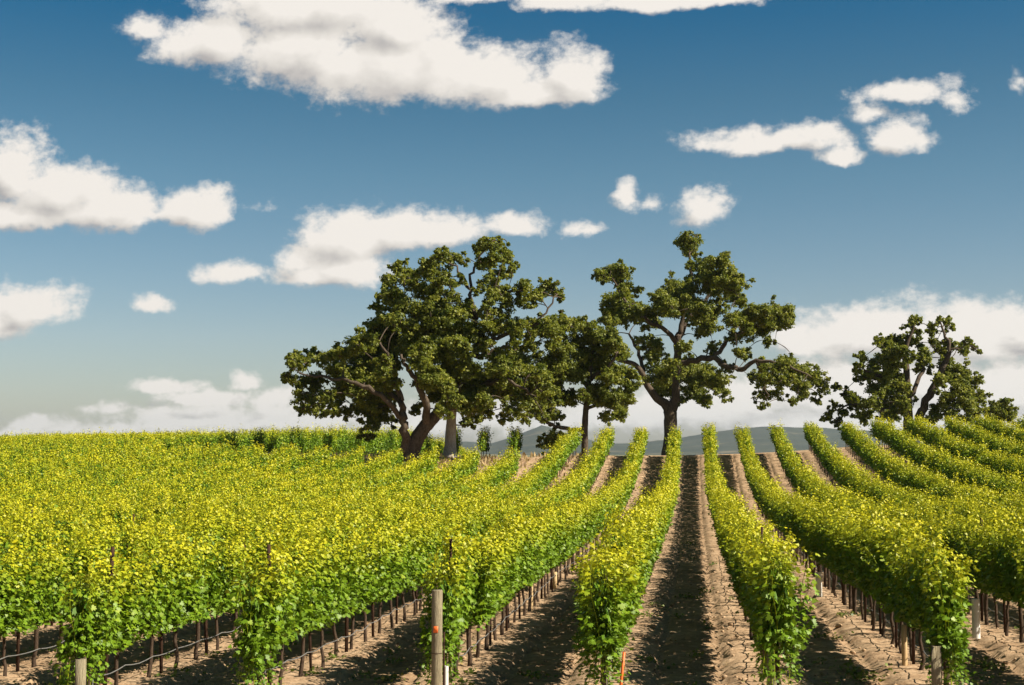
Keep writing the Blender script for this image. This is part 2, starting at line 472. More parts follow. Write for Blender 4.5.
# ------------------------------------------------------------------ leaves
LV = np.array([(0, 0, 0), (-.34, -.14, -.04), (-.56, .26, -.10), (-.30, .36, -.03), (-.36, .70, -.10), (-.12, .66, -.02), (0, 1.05, -.10),
               (.34, -.14, -.04), (.56, .26, -.10), (.30, .36, -.03), (.36, .70, -.10), (.12, .66, -.02)])
LV[:, 1] -= 0.0
LP = np.array([(0, 6, 5, 4, 3, 2, 1), (0, 7, 8, 9, 10, 11, 6)])
QV = np.array([(0, -.05, 0), (-.5, .42, -.06), (0, 1.0, -.05), (.5, .42, -.06)])
QP = np.array([(0, 3, 2, 1)])

def unit(v): return v / (np.linalg.norm(v, axis=-1, keepdims=True) + 1e-9)

def place_leaves(pos, tip, nor, size, low=False):
    B, Pp = (QV, QP) if low else (LV, LP)
    t = unit(tip); s = unit(np.cross(t, nor)); n = np.cross(s, t)
    V = pos[:, None, :] + size[:, None, None] * (B[None, :, 0, None] * s[:, None, :] + B[None, :, 1, None] * t[:, None, :] + B[None, :, 2, None] * n[:, None, :])
    k = len(B)
    pol = (Pp[None] + (np.arange(len(pos)) * k)[:, None, None]).reshape(-1, Pp.shape[1])
    return V.reshape(-1, 3), pol, k

def vine_leaves(g, span=1.1, shoots=16, lo=0.84, top=(0.98, 1.34), spread=0.20, droop=0, dl=(.5, .85)):
    P_, T_, N_, S_, A_ = [], [], [], [], []
    stems = []
    for k in range(shoots + droop):
        y0 = (k % shoots + 0.5) / shoots * span - span / 2 + g.normal(0, 0.03)
        x0 = g.normal(0, 0.05); L = g.uniform(*top) * (1.2 if g.random() < .06 else 1.0)
        lx, ly = np.clip(g.normal(0, spread), -1.5 * spread, 1.5 * spread), g.normal(0, 0.12)
        hang = k >= shoots
        n = int(L / 0.031)
        u = (np.arange(n) + g.uniform(0.2, 0.9)) / n
        if hang:
            L = g.uniform(*dl)
            pts = np.stack([x0 + lx * 0.7 * u + 0.06 * np.sin(u * 3 + k), y0 + ly * u - 0.15 * u, lo + 0.25 * np.sin(u * np.pi) * 1.0 - L * u ** 1.3], -1)
        else:
            pts = np.stack([x0 + lx * u ** 0.55 + 0.03 * np.sin(u * 7 + k), y0 + ly * u + 0.03 * np.cos(u * 6 + k), lo - 0.10 + L * u], -1)
            if g.random() < 0.15:                      # bending tip
                pts[:, 0] += np.sign(lx) * 0.25 * np.clip(u - 0.65, 0, 1) ** 1.5 * 2; pts[:, 2] -= 0.35 * np.clip(u - 0.7, 0, 1) ** 1.5 * 2
        stems.append(pts)
        th = g.uniform(0, 2 * np.pi, n)
        out = np.stack([np.cos(th) * 1.15, np.sin(th) * 0.8, np.zeros(n)], -1)
        up = np.interp(u, [0, .6, 1], [.30, .45, 1.0])[:, None] * np.array([0, 0, 1.0])
        sg = np.where(g.random(n) < .8, np.sign(pts[:, 0] + g.normal(0, .03, n)), np.sign(out[:, 0]))
        out[:, 0] = np.abs(out[:, 0]) * sg
        size = np.interp(u, [0, .25, .7, 1], [.068, .088, .072, .040]) * g.uniform(.7, 1.3, n)
        pet = size[:, None] * 1.3
        p = pts + out * pet * 0.8 + g.normal(0, .015, (n, 3))
        P_.append(p); S_.append(size)
        T_.append(out * 0.8 + np.array([0, 0, -0.55]) + g.normal(0, .35, (n, 3)))
        N_.append(out * 0.85 + up + g.normal(0, .42, (n, 3)))
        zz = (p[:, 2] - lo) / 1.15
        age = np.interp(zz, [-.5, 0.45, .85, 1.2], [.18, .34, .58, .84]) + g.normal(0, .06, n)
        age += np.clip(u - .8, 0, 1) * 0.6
        A_.append(age)
        # side-shoot leaves fill the outside of the wall
        m = int(n * 1.45)
        ui = g.integers(0, n, m)
        th = g.uniform(0, 2 * np.pi, m)
        out = np.stack([np.cos(th), np.sin(th) * .7, np.zeros(m)], -1)
        out[:, 0] = np.abs(out[:, 0]) * np.where(g.random(m) < .8, np.sign(pts[ui, 0] + g.normal(0, .03, m)), 1)
        p = pts[ui] + out * g.uniform(.05, .20, (m, 1)) + g.normal(0, .035, (m, 3))
        P_.append(p); S_.append(g.uniform(.048, .086, m) * np.interp(u[ui], [0, .7, 1], [1, .9, .6]))
        T_.append(out + np.array([0, 0, -0.3]) + g.normal(0, .4, (m, 3)))
        N_.append(out * 0.85 + up[ui] + g.normal(0, .45, (m, 3)))
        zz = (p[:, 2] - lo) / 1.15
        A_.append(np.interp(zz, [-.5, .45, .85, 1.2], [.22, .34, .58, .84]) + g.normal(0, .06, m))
    # older dark leaves in the heart of the hedge, added to block light
    m = int(230 * span)
    P_.append(np.column_stack([g.normal(0, .07, m), g.uniform(-span / 2, span / 2, m), g.uniform(lo - .05, lo - .1 + top[0] * .95, m)]))
    sx = g.choice([-1, 1], m)
    T_.append(np.column_stack([sx * .4, g.normal(0, .4, m), -np.ones(m)])); N_.append(np.column_stack([sx, g.normal(0, .3, m), .3 + g.normal(0, .2, m)]))
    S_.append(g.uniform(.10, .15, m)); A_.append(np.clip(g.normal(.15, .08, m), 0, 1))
    out = [np.concatenate(a) for a in (P_, T_, N_, S_)] + [np.clip(np.concatenate(A_), 0, 1)]
    if not droop:
        k_ = out[0][:, 2] > lo - .12 + g.normal(0, .07, len(out[0]))
        out = [a[k_] for a in out]
    return out + [stems]

def foliage_mesh(name, data):
    P_, T_, N_, S_, A_, stems = data
    V, pol, k = place_leaves(P_, T_, N_, S_)
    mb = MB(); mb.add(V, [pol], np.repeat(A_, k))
    for s in stems:
        mb.tube(s[::5] if len(s) > 8 else s, 0.005, 3, cap=False)
    return mb.mesh(name, M_VINE)

NVAR = 12
VDATA = [vine_leaves(np.random.default_rng(100 + i), droop=0, top=(1.14 + 0.05 * (i % 3), 1.42 + 0.04 * (i % 4)), spread=0.175 + 0.02 * (i % 4)) for i in range(NVAR)]
FOL = [foliage_mesh('foliage', d) for d in VDATA]
ENDDATA = [vine_leaves(np.random.default_rng(300 + i), span=0.9, shoots=15, top=(1.0, 1.42), spread=0.17, droop=10, dl=(.50, .85)) for i in range(4)]
ENDFOL = [foliage_mesh('foliage', d) for d in ENDDATA]

def trunk_mb(g, z0=-0.12, sides=7):
    mb = MB()
    n = 7
    z = np.linspace(z0, 0.80, n)
    w = np.cumsum(g.normal(0, .022, (n, 2)), axis=0)
    w -= w[-1] * np.linspace(0, 1, n)[:, None]
    pts = np.column_stack([w, z])
    r = np.interp(z, [z0, 0.1, .75, .80], [.050, .033, .028, .040]) * g.uniform(.8, 1.3)
    mb.tube(pts, r, sides, True, 0.16, int(g.integers(1e6)))
    for sg in (-1, 1):                                  # cordon arms along the wire
        y = np.linspace(0, 0.54 * sg, 5)
        c = np.column_stack([g.normal(0, .012, 5), y, 0.79 + np.array([0, .03, .045, .045, .045]) + g.normal(0, .006, 5)])
        mb.tube(c, np.linspace(.020, .012, 5), 6, True, 0.2, int(g.integers(1e6)))
    return mb

TRUNK = [trunk_mb(np.random.default_rng(500 + i)).mesh('trunk', M_VBARK, True) for i in range(8)]

# ------------------------------------------------------------------ where the vines stand
ROWS = sorted([ROW0 - PITCH * j for j in range(0, 25)] + [ROW0 + PITCH * (j + 1) for j in range(0, 16)])
row_front = {}
for r_ in ROWS:
    row_front[r_] = 20.6 + random.uniform(-0.2, 0.2)
key = lambda x: min(ROWS, key=lambda r: abs(r - x))
row_front[key(-3.68)] = 20.9; row_front[key(-1.28)] = 20.4; row_front[key(1.12)] = 20.5; row_front[key(3.52)] = 21.1
row_front[key(-6.08)] = 19.7; row_front[key(-8.48)] = 19.4; row_front[key(5.92)] = 21.6
for r_ in ROWS:
    if r_ < -9: row_front[r_] -= 1.4
SPC = 1.1

def spans(x):
    f = row_front[x]
    if x > -9.6: return [(f, 106.0 + 1.5 * math.sin(x))]
    if x > -36:
        e = np.interp(x, [-36, -16, -9.6], [93.0, 87.0, 89.0])
        s = np.interp(x, [-36, -28, -20, -12], [102.0, 106.5, 107.0, 104.5])
        if x > -12: return [(f, e)]
        return [(f, e), (s, 110.0 if x > -21 else 146.0)]
    return [(f, 146.0)]

V_ALL = []     # (row x, d, ordinal, is front end)
for x in ROWS:
    for si, (a, b) in enumerate(spans(x)):
        n = int((b - a) / SPC)
        for i in range(n):
            V_ALL.append((x, a + i * SPC, i if si == 0 else 999, si == 0 and i == 0))
xs = np.array([v[0] for v in V_ALL]); ds = np.array([v[1] for v in V_ALL])
zs = ground(xs, ds)
tx, ty = project(np.column_stack([xs, ds, zs + 1.7]))
bx, by = project(np.column_stack([xs, ds, zs + 0.9]))
half = 0.35 * F / ds
inview = (tx > -half) & (tx < CW + half) & (ty < CH + 4)
near = (tx > -320) & (tx < CW + 340)
order = np.argsort(np.where(inview, ds, 1e9))
solo = set(int(i) for i in order[:300] if inview[i])

ROWNAME = {0: 'the row lining the middle dirt lane on its left', 1: 'the row behind the bare wooden post with the orange tag',
           2: 'the row with the black gap at its leafy end', 3: 'the row whose short end post stands bottom left',
           -1: 'the row lining the middle dirt lane on its right', -2: 'the row ending over the pale post bottom right',
           -3: 'the row with the white tube at the right edge'}
def rowname(x):
    k = int(round((ROW0 - x) / PITCH))
    if k in ROWNAME: return ROWNAME[k]
    if k > 0: return 'the %s row left of the bottom-left end post' % ORD(k - 4)
    return 'the %s row right of the pale bottom-right post' % ORD(-k - 3)
_o = 'first second third fourth fifth sixth seventh eighth ninth tenth eleventh twelfth thirteenth fourteenth fifteenth sixteenth seventeenth eighteenth nineteenth twentieth'.split()
_t = {2: 'twenty', 3: 'thirty', 4: 'forty', 5: 'fifty'}
_tt = {20: 'twentieth', 30: 'thirtieth', 40: 'fortieth', 50: 'fiftieth'}
def ORD(i):
    i += 1
    if i <= 20: return _o[i - 1]
    if i % 10 == 0: return _tt[i]
    return _t[i // 10] + '-' + _o[i % 10 - 1]

def vine_label(x, rank):
    return '%s visible grapevine in %s' % (ORD(rank), rowname(x)) if rank else 'front grapevine of %s' % rowname(x)

TILT = {}
rank_in_row = {}
proto = None
nsolo = 0
for i in sorted(solo, key=lambda i: (xs[i], ds[i])):
    x, d, o_, fr = V_ALL[i]
    rk = rank_in_row.get(x, 0); rank_in_row[x] = rk + 1
    g = np.random.default_rng(9000 + i)
    lab = vine_label(x, rk)
    if proto is None:
        root = thing('grapevine', lab, 'grapevine', (x, d, zs[i]), 'grapevines trained along the near rows')
        tr = link('trunk', TRUNK[0], root); fo = link('foliage', FOL[0], root)
        proto = (root, tr, fo)
    else:
        root = proto[0].copy(); COL.objects.link(root)
        tr = proto[1].copy(); COL.objects.link(tr); tr.parent = root
        fo = proto[2].copy(); COL.objects.link(fo); fo.parent = root
        root['label'] = lab
    root.location = (x + g.normal(0, .02), d + g.normal(0, .05), float(zs[i]) + 0.06)
    tr.data = TRUNK[int(g.integers(len(TRUNK)))]
    fo.data = FOL[int(g.integers(NVAR))]
    root.rotation_euler = (0, 0, math.pi * int(g.integers(2)) + g.normal(0, .04))
    fo.scale = (g.uniform(.85, 1.15), 1, g.uniform(.92, 1.07))
    if fr:
        fo.data = ENDFOL[nsolo % 4]; nsolo += 1
        root.rotation_euler = (0, 0, 0)

# the rest of the vineyard, too far to count vine by vine
VV, TT, PP = [], [], []
nv = 0
BV, BP = [], []
nb = 0
for i, (x, d, o_, fr) in enumerate(V_ALL):
    if i in solo or not near[i]: continue
    g = np.random.default_rng(20000 + i)
    P_, T_, N_, S_, A_, st = VDATA[int(g.integers(NVAR))]
    if d < 48: fr_, sc = 1.0, 1.0
    elif d < 75: fr_, sc = 0.50, 1.34
    else: fr_, sc = 0.34, 1.60
    keep = g.random(len(P_)) < fr_
    s = g.choice([-1, 1]); kx = g.uniform(.85, 1.15); kz = g.uniform(.93, 1.08) * float(.93 + .14 * vnoise(np.array([x / 5.0]), np.array([d / 3.0]), 21)[0]) * (1.32 if o_ == 999 else 1)
    p = P_[keep] * np.array([s * kx, s, 1]); p[:, 2] = .8 + (p[:, 2] - .8) * kz; t_ = T_[keep] * np.array([s, s, 1]); n_ = N_[keep] * np.array([s, s, 1])
    z0 = zs[i] + 0.06
    lean = (ground(x, d + .5) - ground(x, d - .5))
    p = p + np.array([x, d, z0]); p[:, 2] += (p[:, 1] - d) * lean
    if o_ == 999: p[:, 2] -= .30
    V, pol, k = place_leaves(p, t_, n_, S_[keep] * sc, True)
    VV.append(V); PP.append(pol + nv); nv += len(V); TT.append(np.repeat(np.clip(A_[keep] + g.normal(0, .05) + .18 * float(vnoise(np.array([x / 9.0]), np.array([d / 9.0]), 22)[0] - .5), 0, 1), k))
    # trunk
    mb = MB(); j = g.normal(0, .03, 4)
    mb.tube([(x + j[0], d + j[1], z0 - .2), (x + j[2], d + j[3], z0 + .4), (x, d, z0 + .95)], [.04, .03, .028], 5, False)
    BV.append(mb.v[0]); BP.append(mb.p[4][0] + nb); nb += len(mb.v[0])
allv = np.concatenate(VV + BV)
leafp = np.concatenate(PP); barkp = np.concatenate(BP) + nv
me = new_mesh('vineyard', allv, [np.concatenate([leafp, barkp])], [M_VINE, M_VBARK],
              mat_idx=np.concatenate([np.zeros(len(leafp)), np.ones(len(barkp))]), tint=np.concatenate(TT + [np.full(nb, .5)]))
tag(link('distant_vines', me), 'yellow-green grapevine rows running far across the field and up the slope', 'vineyard', None, 'stuff')

# ------------------------------------------------------------------ trellis stakes
stake_me = []
for h in (1.7, 1.85, 2.2):
    mb = MB()
    mb.box((0, 0, h / 2 - .15), (0.042, 0.012, h + .3)); mb.box((-.018, .0225, h / 2 - .15), (0.006, 0.033, h + .3)); mb.box((.018, .0225, h / 2 - .15), (0.006, 0.033, h + .3))
    stake_me.append(mb.mesh('stake', M_STEEL))
sproto = None
for x in ROWS:
    cnt = 0
    for k in range(40):
        d = row_front[x] + 0.55 + 2.2 * k
        z = gz(x, d)
        px, py = project((x, d, z + 1.0)); px2, py2 = project((x, d, z + 1.95))
        if not (-8 < px[0] < CW + 8) or d > 47: continue
        lab = '%s dark steel stake in %s' % (ORD(cnt), rowname(x)) if cnt else 'first dark steel stake in %s' % rowname(x)
        cnt += 1
        if sproto is None:
            o = tag(link('trellis_stake', stake_me[0]), lab, 'stake', 'steel trellis stakes along the near rows'); sproto = o
        else:
            o = sproto.copy(); COL.objects.link(o); o['label'] = lab
        g = np.random.default_rng(int(d * 100) + int(x * 10) + 5000)
        o.data = stake_me[int(g.choice([0] * 10 + [1] * 4 + [2]))]
        if (k == 0 and key(x) in (key(-3.68), key(-6.08))) or (k == 4 and key(x) == key(5.92)): o.data = stake_me[2]
        o.location = (x + g.normal(0, .02), d, z + .04)
        o.rotation_euler = (g.normal(0, .02), g.normal(0, .02), g.normal(0, .2))

# drip hoses
for k, x in enumerate(ROWS):
    if not (-26 < x < 12): continue
    a = row_front[x] + 0.1
    if project((x, 50.0, -3))[0][0] < 0: continue
    yv = np.arange(a, 52, 0.275)
    ph = ((yv - a) / 1.1) % 1.0
    sag = -0.05 * np.sin(np.pi * ph) * (0.2 + 1.2 * vnoise(yv * .9, yv * 0 + k, 9)) - 0.12 * vnoise(yv * .35, yv * 0 + k, 4)
    pts = np.column_stack([np.full(len(yv), x + 0.05), yv, ground(np.full(len(yv), x), yv) + 0.50 + sag])
    pts = np.vstack([[pts[0][0], pts[0][1] - .12, pts[0][2] - .48], pts[0] + [0, -.05, -.06], pts])
    mb = MB(); mb.tube(pts, 0.0085, 6)
    tag(link('drip_hose', mb.mesh('drip_hose', M_HOSE, True)), 'grey drip hose along %s' % rowname(x), 'hose', 'drip hoses along the rows')

# ------------------------------------------------------------------ end posts and small row furniture
def post(x, d, h, r, label, material, parts=None, lean=0.0):
    mb = MB(); z = np.array([-.4, 0, .3, .8, h - .012, h])
    pts = np.column_stack([0 * z, 0 * z, z]); mb.tube(pts, np.array([1, 1, 1, .985, .975, .93]) * r, 14, True, 0.02, int(abs(x) * 100))
    rt = thing('wooden_post', label, 'post', (x, d, gz(x, d)))
    rt.rotation_euler = (0, lean, 0)
    link('pole', mb.mesh('pole', material, True), rt)
    return rt

p1 = at(437, 600, 20.1)
rt = post(p1[0], 20.1, at(437, 590, 20.1)[2] - gz(p1[0], 20.1), 0.080, 'tall bare wooden end post with a small orange tag', M_POST)
ht = at(437, 590, 20.1)[2] - gz(p1[0], 20.1)
mb = MB()
ang = np.linspace(-2.05, -1.20, 7); rr = 0.0835
for zz in (0,):
    V = []
    for a in ang:
        for rad in (rr - .004, rr):
            for dz in (-.045, .045): V.append((rad * math.cos(a), rad * math.sin(a), ht - .545 + dz))
    q = []
    for i in range(6):
        b0, b1 = i * 4, (i + 1) * 4
        q += [(b0 + 2, b1 + 2, b1 + 3, b0 + 3), (b0, b0 + 1, b1 + 1, b1), (b0 + 1, b0 + 3, b1 + 3, b1 + 1), (b0, b1, b1 + 2, b0 + 2)]
    q += [(0, 2, 3, 1), (24, 25, 27, 26)]
    mb.add(V, [np.array(q)])
link('tag', mb.mesh('tag', M_ORANGE), rt)
mb = MB()
for zz in (ht - .88,):
    a = np.linspace(0, 2 * np.pi, 25)
    mb.tube(np.column_stack([.081 * np.cos(a), .081 * np.sin(a), np.full(25, zz)]), .004, 5, False)
link('wire_wrap', mb.mesh('wire_wrap', M_STEEL, True), rt)

def xat(px, d): return at(px, 650, d)[0]
post(xat(81, 18.75), 18.75, .80, 0.075, 'short wooden end post under hanging leaves at bottom left', M_POST)
post(xat(936, 20.6), 20.6, .62, 0.07, 'pale wooden end post under leaves at bottom right', M_POST)
post(xat(772, 20.75), 20.75, .75, 0.07, 'low weathered end post under the row right of the middle lane', M_POST)
post(xat(604, 20.55), 20.55, .45, 0.06, 'stubby pale end post under the row left of the middle lane', M_POST, lean=.1)

def slim(name, label, cat, px, ytop, d, r, material, lean=(0, 0), ybase=None, sides=8):
    x = at(px, ytop, d)[0]; z0 = gz(x, d); h = at(px, ytop, d)[2] - z0
    mb = MB(); zz = np.array([-.25, 0, h * .5, h]); mb.tube(np.column_stack([lean[0] * (zz - h), lean[1] * (zz - h), zz]), r, sides, True, .03)
    return tag(link(name, mb.mesh(name, material, sides > 8), None, (x, d, z0)), label, cat)

slim('wooden_stake', 'nearer pale new wooden stake in the row behind the tagged post', 'stake', 531, 572, 32.3, .05, M_NEWWOOD)
slim('wooden_stake', 'farther pale new wooden stake in the row behind the tagged post', 'stake', 555, 572, 37.9, .055, M_NEWWOOD)
slim('wooden_stake', 'yellowish new wooden stake among dark trunks at lower right', 'stake', 904, 625, 23.8, .045, M_NEWWOOD)
slim('marker_stake', 'orange marker stake leaning at the end of a leafy row', 'stake', 624, 652, 19.9, .02, M_ORANGE, (0.10, -.02))
slim('metal_rod', 'thin rusty rod right beside the tall tagged post', 'rod', 444, 632, 20.3, .014, M_STEEL, sides=6)

def grow_tube(px, yb, d, h, label, w=.06):
    x = at(px, yb, d)[0]; z0 = gz(x, d)
    mb = MB(); zz = np.array([-.02, h * .5, h]); mb.tube(np.column_stack([0 * zz, 0 * zz, zz]), w, 12, False)
    mb.tube(np.column_stack([0 * zz, 0 * zz, zz]), w - .006, 12, False)
    tag(link('grow_tube', mb.mesh('grow_tube', M_TUBE, True), None, (x, d, z0 + .07)), label, 'grow tube', 'white plastic grow tubes')
grow_tube(819, 586, 36.6, .62, 'white grow tube low in the second row right of the middle lane', .075)
grow_tube(976, 622, 28.2, .72, 'tall white grow tube at right edge under dark leaves', .075)
grow_tube(446, 690, 20.35, .42, 'white grow tube at the foot of the tall tagged post', .035)

# ------------------------------------------------------------------ oaks
def crop1(x, y): return (270 + x / 2.74, 220 + y / 2.74)
def crop2(x, y): return (530 + x / 2.74, 220 + y / 2.74)
def crop3(x, y): return (800 + x / 3.263, 290 + y / 3.263)

def smooth_path(pts, rad, n=5):
    pts = np.asarray(pts, float); rad = np.asarray(rad, float)
    Pp, Rr = [], []
    m = len(pts)
    for i in range(m - 1):
        p0, p1, p2, p3 = pts[max(i - 1, 0)], pts[i], pts[i + 1], pts[min(i + 2, m - 1)]
        for t in np.linspace(0, 1, n, endpoint=False):
            Pp.append(.5 * ((2 * p1) + (-p0 + p2) * t + (2 * p0 - 5 * p1 + 4 * p2 - p3) * t * t + (-p0 + 3 * p1 - 3 * p2 + p3) * t ** 3))
            Rr.append(rad[i] * (1 - t) + rad[i + 1] * t)
    Pp.append(pts[-1]); Rr.append(rad[-1])
    return np.array(Pp), np.array(Rr)

def tree(name, label, conv, cs, d, base_px, trunk, limbs, blobs, seed, bark=None, leaf=0.15, dens=1.7, depth=0.8, group='oak trees along the crest', cat='tree'):
    g = np.random.default_rng(seed)
    bark = bark or M_BARK
    bx_, by_ = conv(*base_px)
    B = at(bx_, by_, d); B[2] = gz(B[0], d)
    rt = thing(name, label, cat, tuple(B), group)
    s = d / F / cs                                      # metres per crop pixel
    def W3(x, y, dy=0.0):
        p = at(*conv(x, y), d + dy)
        p = p - B
        return p
    skel = []
    def limb_pts(path):
        pts = [W3(x, y, dy) for (x, y, r, dy) in path]; rad = [r * s for (x, y, r, dy) in path]
        return smooth_path(pts, rad)
    tp, trd = limb_pts(trunk)
    if tp[0][2] > -0.2:                                 # carry the trunk down into the soil
        tp = np.vstack([[tp[0][0], tp[0][1], -.5], tp]); trd = np.concatenate([[trd[0] * 1.35], trd])
    mb = MB(); mb.tube(tp, trd, 12, True, 0.06, seed)
    link('trunk', mb.mesh('trunk', bark, True), rt)
    skel += [(p, r) for p, r in zip(tp, trd)]
    limb_mbs = []
    for li, path in enumerate(limbs):
        lp, lr = limb_pts(path)
        lp[1:] += g.normal(0, .07, (len(lp) - 1, 3))
        mb = MB(); mb.tube(lp, lr, 9, True, 0.08, seed + li)
        limb_mbs.append((mb, lp, lr))
        skel += [(p, r) for p, r in zip(lp, lr)]
    SK = np.array([p for p, r in skel]); SR = np.array([r for p, r in skel])
    if not limb_mbs:
        mb = MB(); limb_mbs.append((mb, tp, trd))
    xs_ = [b[0] for b in blobs]; mx = (min(xs_) + max(xs_)) / 2
    halfw = (max(xs_) - min(xs_)) / 2
    P_, N_, S_, A_ = [], [], [], []
    allb = []
    for (x, y, r) in blobs:
        room = math.sqrt(max(0.05, 1 - ((x - mx) / (halfw * 1.1)) ** 2)) * halfw * s * depth
        dy = g.uniform(-1, 1) * room * 0.75
        allb.append((W3(x, y + 5, dy), r * s * 1.04))
    # a few clumps of the same make in front and behind, so the crown is round
    for (x, y, r) in blobs[::3]:
        room = math.sqrt(max(0.05, 1 - ((x - mx) / (halfw * 1.1)) ** 2)) * halfw * s * depth
        allb.append((W3(x + g.normal(0, 8), y + abs(g.normal(0, 8)), g.choice([-1, 1]) * room * .85), r * s * 0.8))
    sat = []
    for c, r in allb:
        for _ in range(4):
            dv = unit(g.normal(0, 1, 3) + np.array([0, 0, .1]))
            sat.append((c + dv * r * g.uniform(.75, 1.3), r * g.uniform(.22, .48)))
    allb += sat
    tip_of = [lb for lb in limb_mbs for _ in lb[1]]
    own = [limb_mbs[0]] * len(tp) + (tip_of if limbs else [])
    order_ = sorted(range(len(allb)), key=lambda q: np.min(np.linalg.norm(SK - allb[q][0], axis=1)))
    for qi in order_:
        c, r = allb[qi]
        # twig from the nearest limb
        dd = np.linalg.norm(SK - c, axis=1) + (SK[:, 2] > c[2] + .2) * 0.9
        j = int(np.argmin(dd)); a = SK[j]
        mbt = own[j][0]
        mid = (a + c) / 2 + np.array([0, 0, .12 * np.linalg.norm(c - a)]) + g.normal(0, .1, 3)
        tpp, trr = smooth_path([a, mid, c], [min(.08, SR[j] * .6), .04, .012], 4)
        mbt.tube(tpp, trr, 5, False)
        SK = np.vstack([SK, tpp[2:]]); SR = np.concatenate([SR, trr[2:]]); own += [own[j]] * len(tpp[2:])
        # foliage sprays: sub-clumps over the clump, leaves over each sub-clump
        ns = max(7, int(24 * (r / 1.0) ** 1.3))
        dirs = unit(g.normal(0, 1, (ns, 3)) + np.array([0, 0, .25]))
        cen = c + dirs * (r * g.uniform(.20, 1.0, (ns, 1))) * np.array([1.05, 1.05, .85])
        for cc, dr in zip(cen, dirs):
            rs = r * g.uniform(.20, .40)
            if g.random() < .5:
                twp = np.array([c, (c + cc) / 2 + g.normal(0, .06, 3), cc]); mbt.tube(twp, [.016, .011, .005], 4, False)
            nl = int(dens * 95 * (rs / .45) ** 1.8) + 8
            dv = unit(g.normal(0, 1, (nl, 3)))
            pp = cc + dv * (rs * g.uniform(.25, 1.25, (nl, 1))) * np.array([1.1, 1.1, .78])
            P_.append(pp); N_.append(dv * .7 + np.array([0, 0, .45]) + g.normal(0, .45, (nl, 3)))
            S_.append(leaf * g.uniform(.7, 1.3, nl))
            A_.append(np.clip(g.normal(.48, .12) + g.normal(0, .16, nl), 0, 1))
    for mb, lp, lr in limb_mbs:
        if mb.n: link('limb', mb.mesh('limb', M_BARK, True), rt)
    P_, N_, S_, A_ = [np.concatenate(q) for q in (P_, N_, S_, A_)]
    tip = g.normal(0, 1, P_.shape)
    tip -= N_ * (np.sum(tip * N_, 1) / (np.sum(N_ * N_, 1) + 1e-6))[:, None]
    V, pol, k = place_leaves(P_, tip, N_, S_, True)
    link('crown', new_mesh('crown', V, [pol], [M_OAK], tint=np.repeat(A_, k)), rt)
    return rt

# main oak behind the middle rows
tree('oak_tree', 'tall oak with a forked trunk straight behind the middle dirt lane', crop2, 2.74, 121, (381, 645),
     [(378, 660, 21, 0), (384, 590, 17, 0), (384, 530, 18, 0), (372, 505, 14, 0), (350, 490, 11, 0), (322, 455, 9, -.3), (310, 425, 8, -.8), (285, 395, 7, -1.2), (240, 385, 4, -2)],
     [[(386, 535, 15, 0), (398, 490, 12, .2), (402, 420, 11, .3), (405, 330, 10, .4), (412, 300, 7, .3), (428, 220, 5, .2), (442, 140, 4, 0), (436, 90, 2.5, 0)],
      [(402, 400, 8, .3), (450, 385, 8, -.8), (500, 378, 8, -1.6), (540, 402, 7, -2.2), (580, 410, 7, -2.6), (620, 385, 5, -3), (690, 395, 3.5, -3.2), (770, 430, 2, -3)],
      [(500, 380, 6, -1.6), (530, 345, 6, -1), (560, 315, 5, -.4), (610, 290, 4, 0), (670, 262, 2, .3)],
      [(405, 340, 7, .4), (370, 300, 6, -1.4), (330, 280, 5, -2), (270, 240, 3.5, -2.6), (225, 160, 2, -2.4)],
      [(405, 335, 7, .4), (440, 260, 6, 1.6), (500, 200, 5, 2.2), (540, 150, 3, 2.6)],
      [(310, 430, 6, -.8), (300, 370, 5, .8), (270, 310, 3, 1.4)],
      [(620, 388, 4, -3), (640, 440, 3, -3), (650, 490, 1.5, -3)]],
     [(435, 62, 34), (412, 62, 20), (452, 90, 20), (440, 125, 16), (215, 150, 32), (190, 148, 22), (245, 135, 26), (255, 165, 24), (248, 225, 44), (225, 265, 34), (275, 255, 38), (292, 190, 18), (260, 200, 26),
      (400, 190, 38), (385, 165, 20), (370, 220, 42), (420, 230, 44), (440, 185, 30), (480, 150, 38), (520, 115, 34), (520, 160, 42), (560, 165, 34), (555, 205, 30), (500, 195, 34), (580, 215, 18),
      (320, 250, 32), (335, 275, 30), (470, 250, 40), (510, 245, 26), (480, 290, 34), (560, 270, 24), (600, 255, 36), (645, 255, 40), (690, 255, 34), (700, 280, 22), (640, 290, 34), (600, 300, 24), (560, 320, 22),
      (330, 365, 30), (345, 340, 24), (300, 330, 22), (360, 420, 38), (400, 400, 34), (390, 450, 36), (430, 420, 38), (470, 420, 38), (510, 440, 34), (450, 465, 34), (480, 490, 24), (530, 470, 22), (420, 490, 18), (350, 460, 22),
      (420, 350, 24), (500, 350, 22), (580, 365, 22), (640, 390, 26), (620, 420, 22), (650, 430, 32), (640, 475, 24), (645, 502, 14), (690, 400, 34), (700, 440, 30), (720, 385, 22), (745, 415, 32), (740, 455, 28), (750, 478, 18), (785, 430, 28), (800, 460, 20), (780, 490, 16), (725, 490, 14), (680, 470, 20), (650, 330, 18), (540, 400, 18)],
     11)

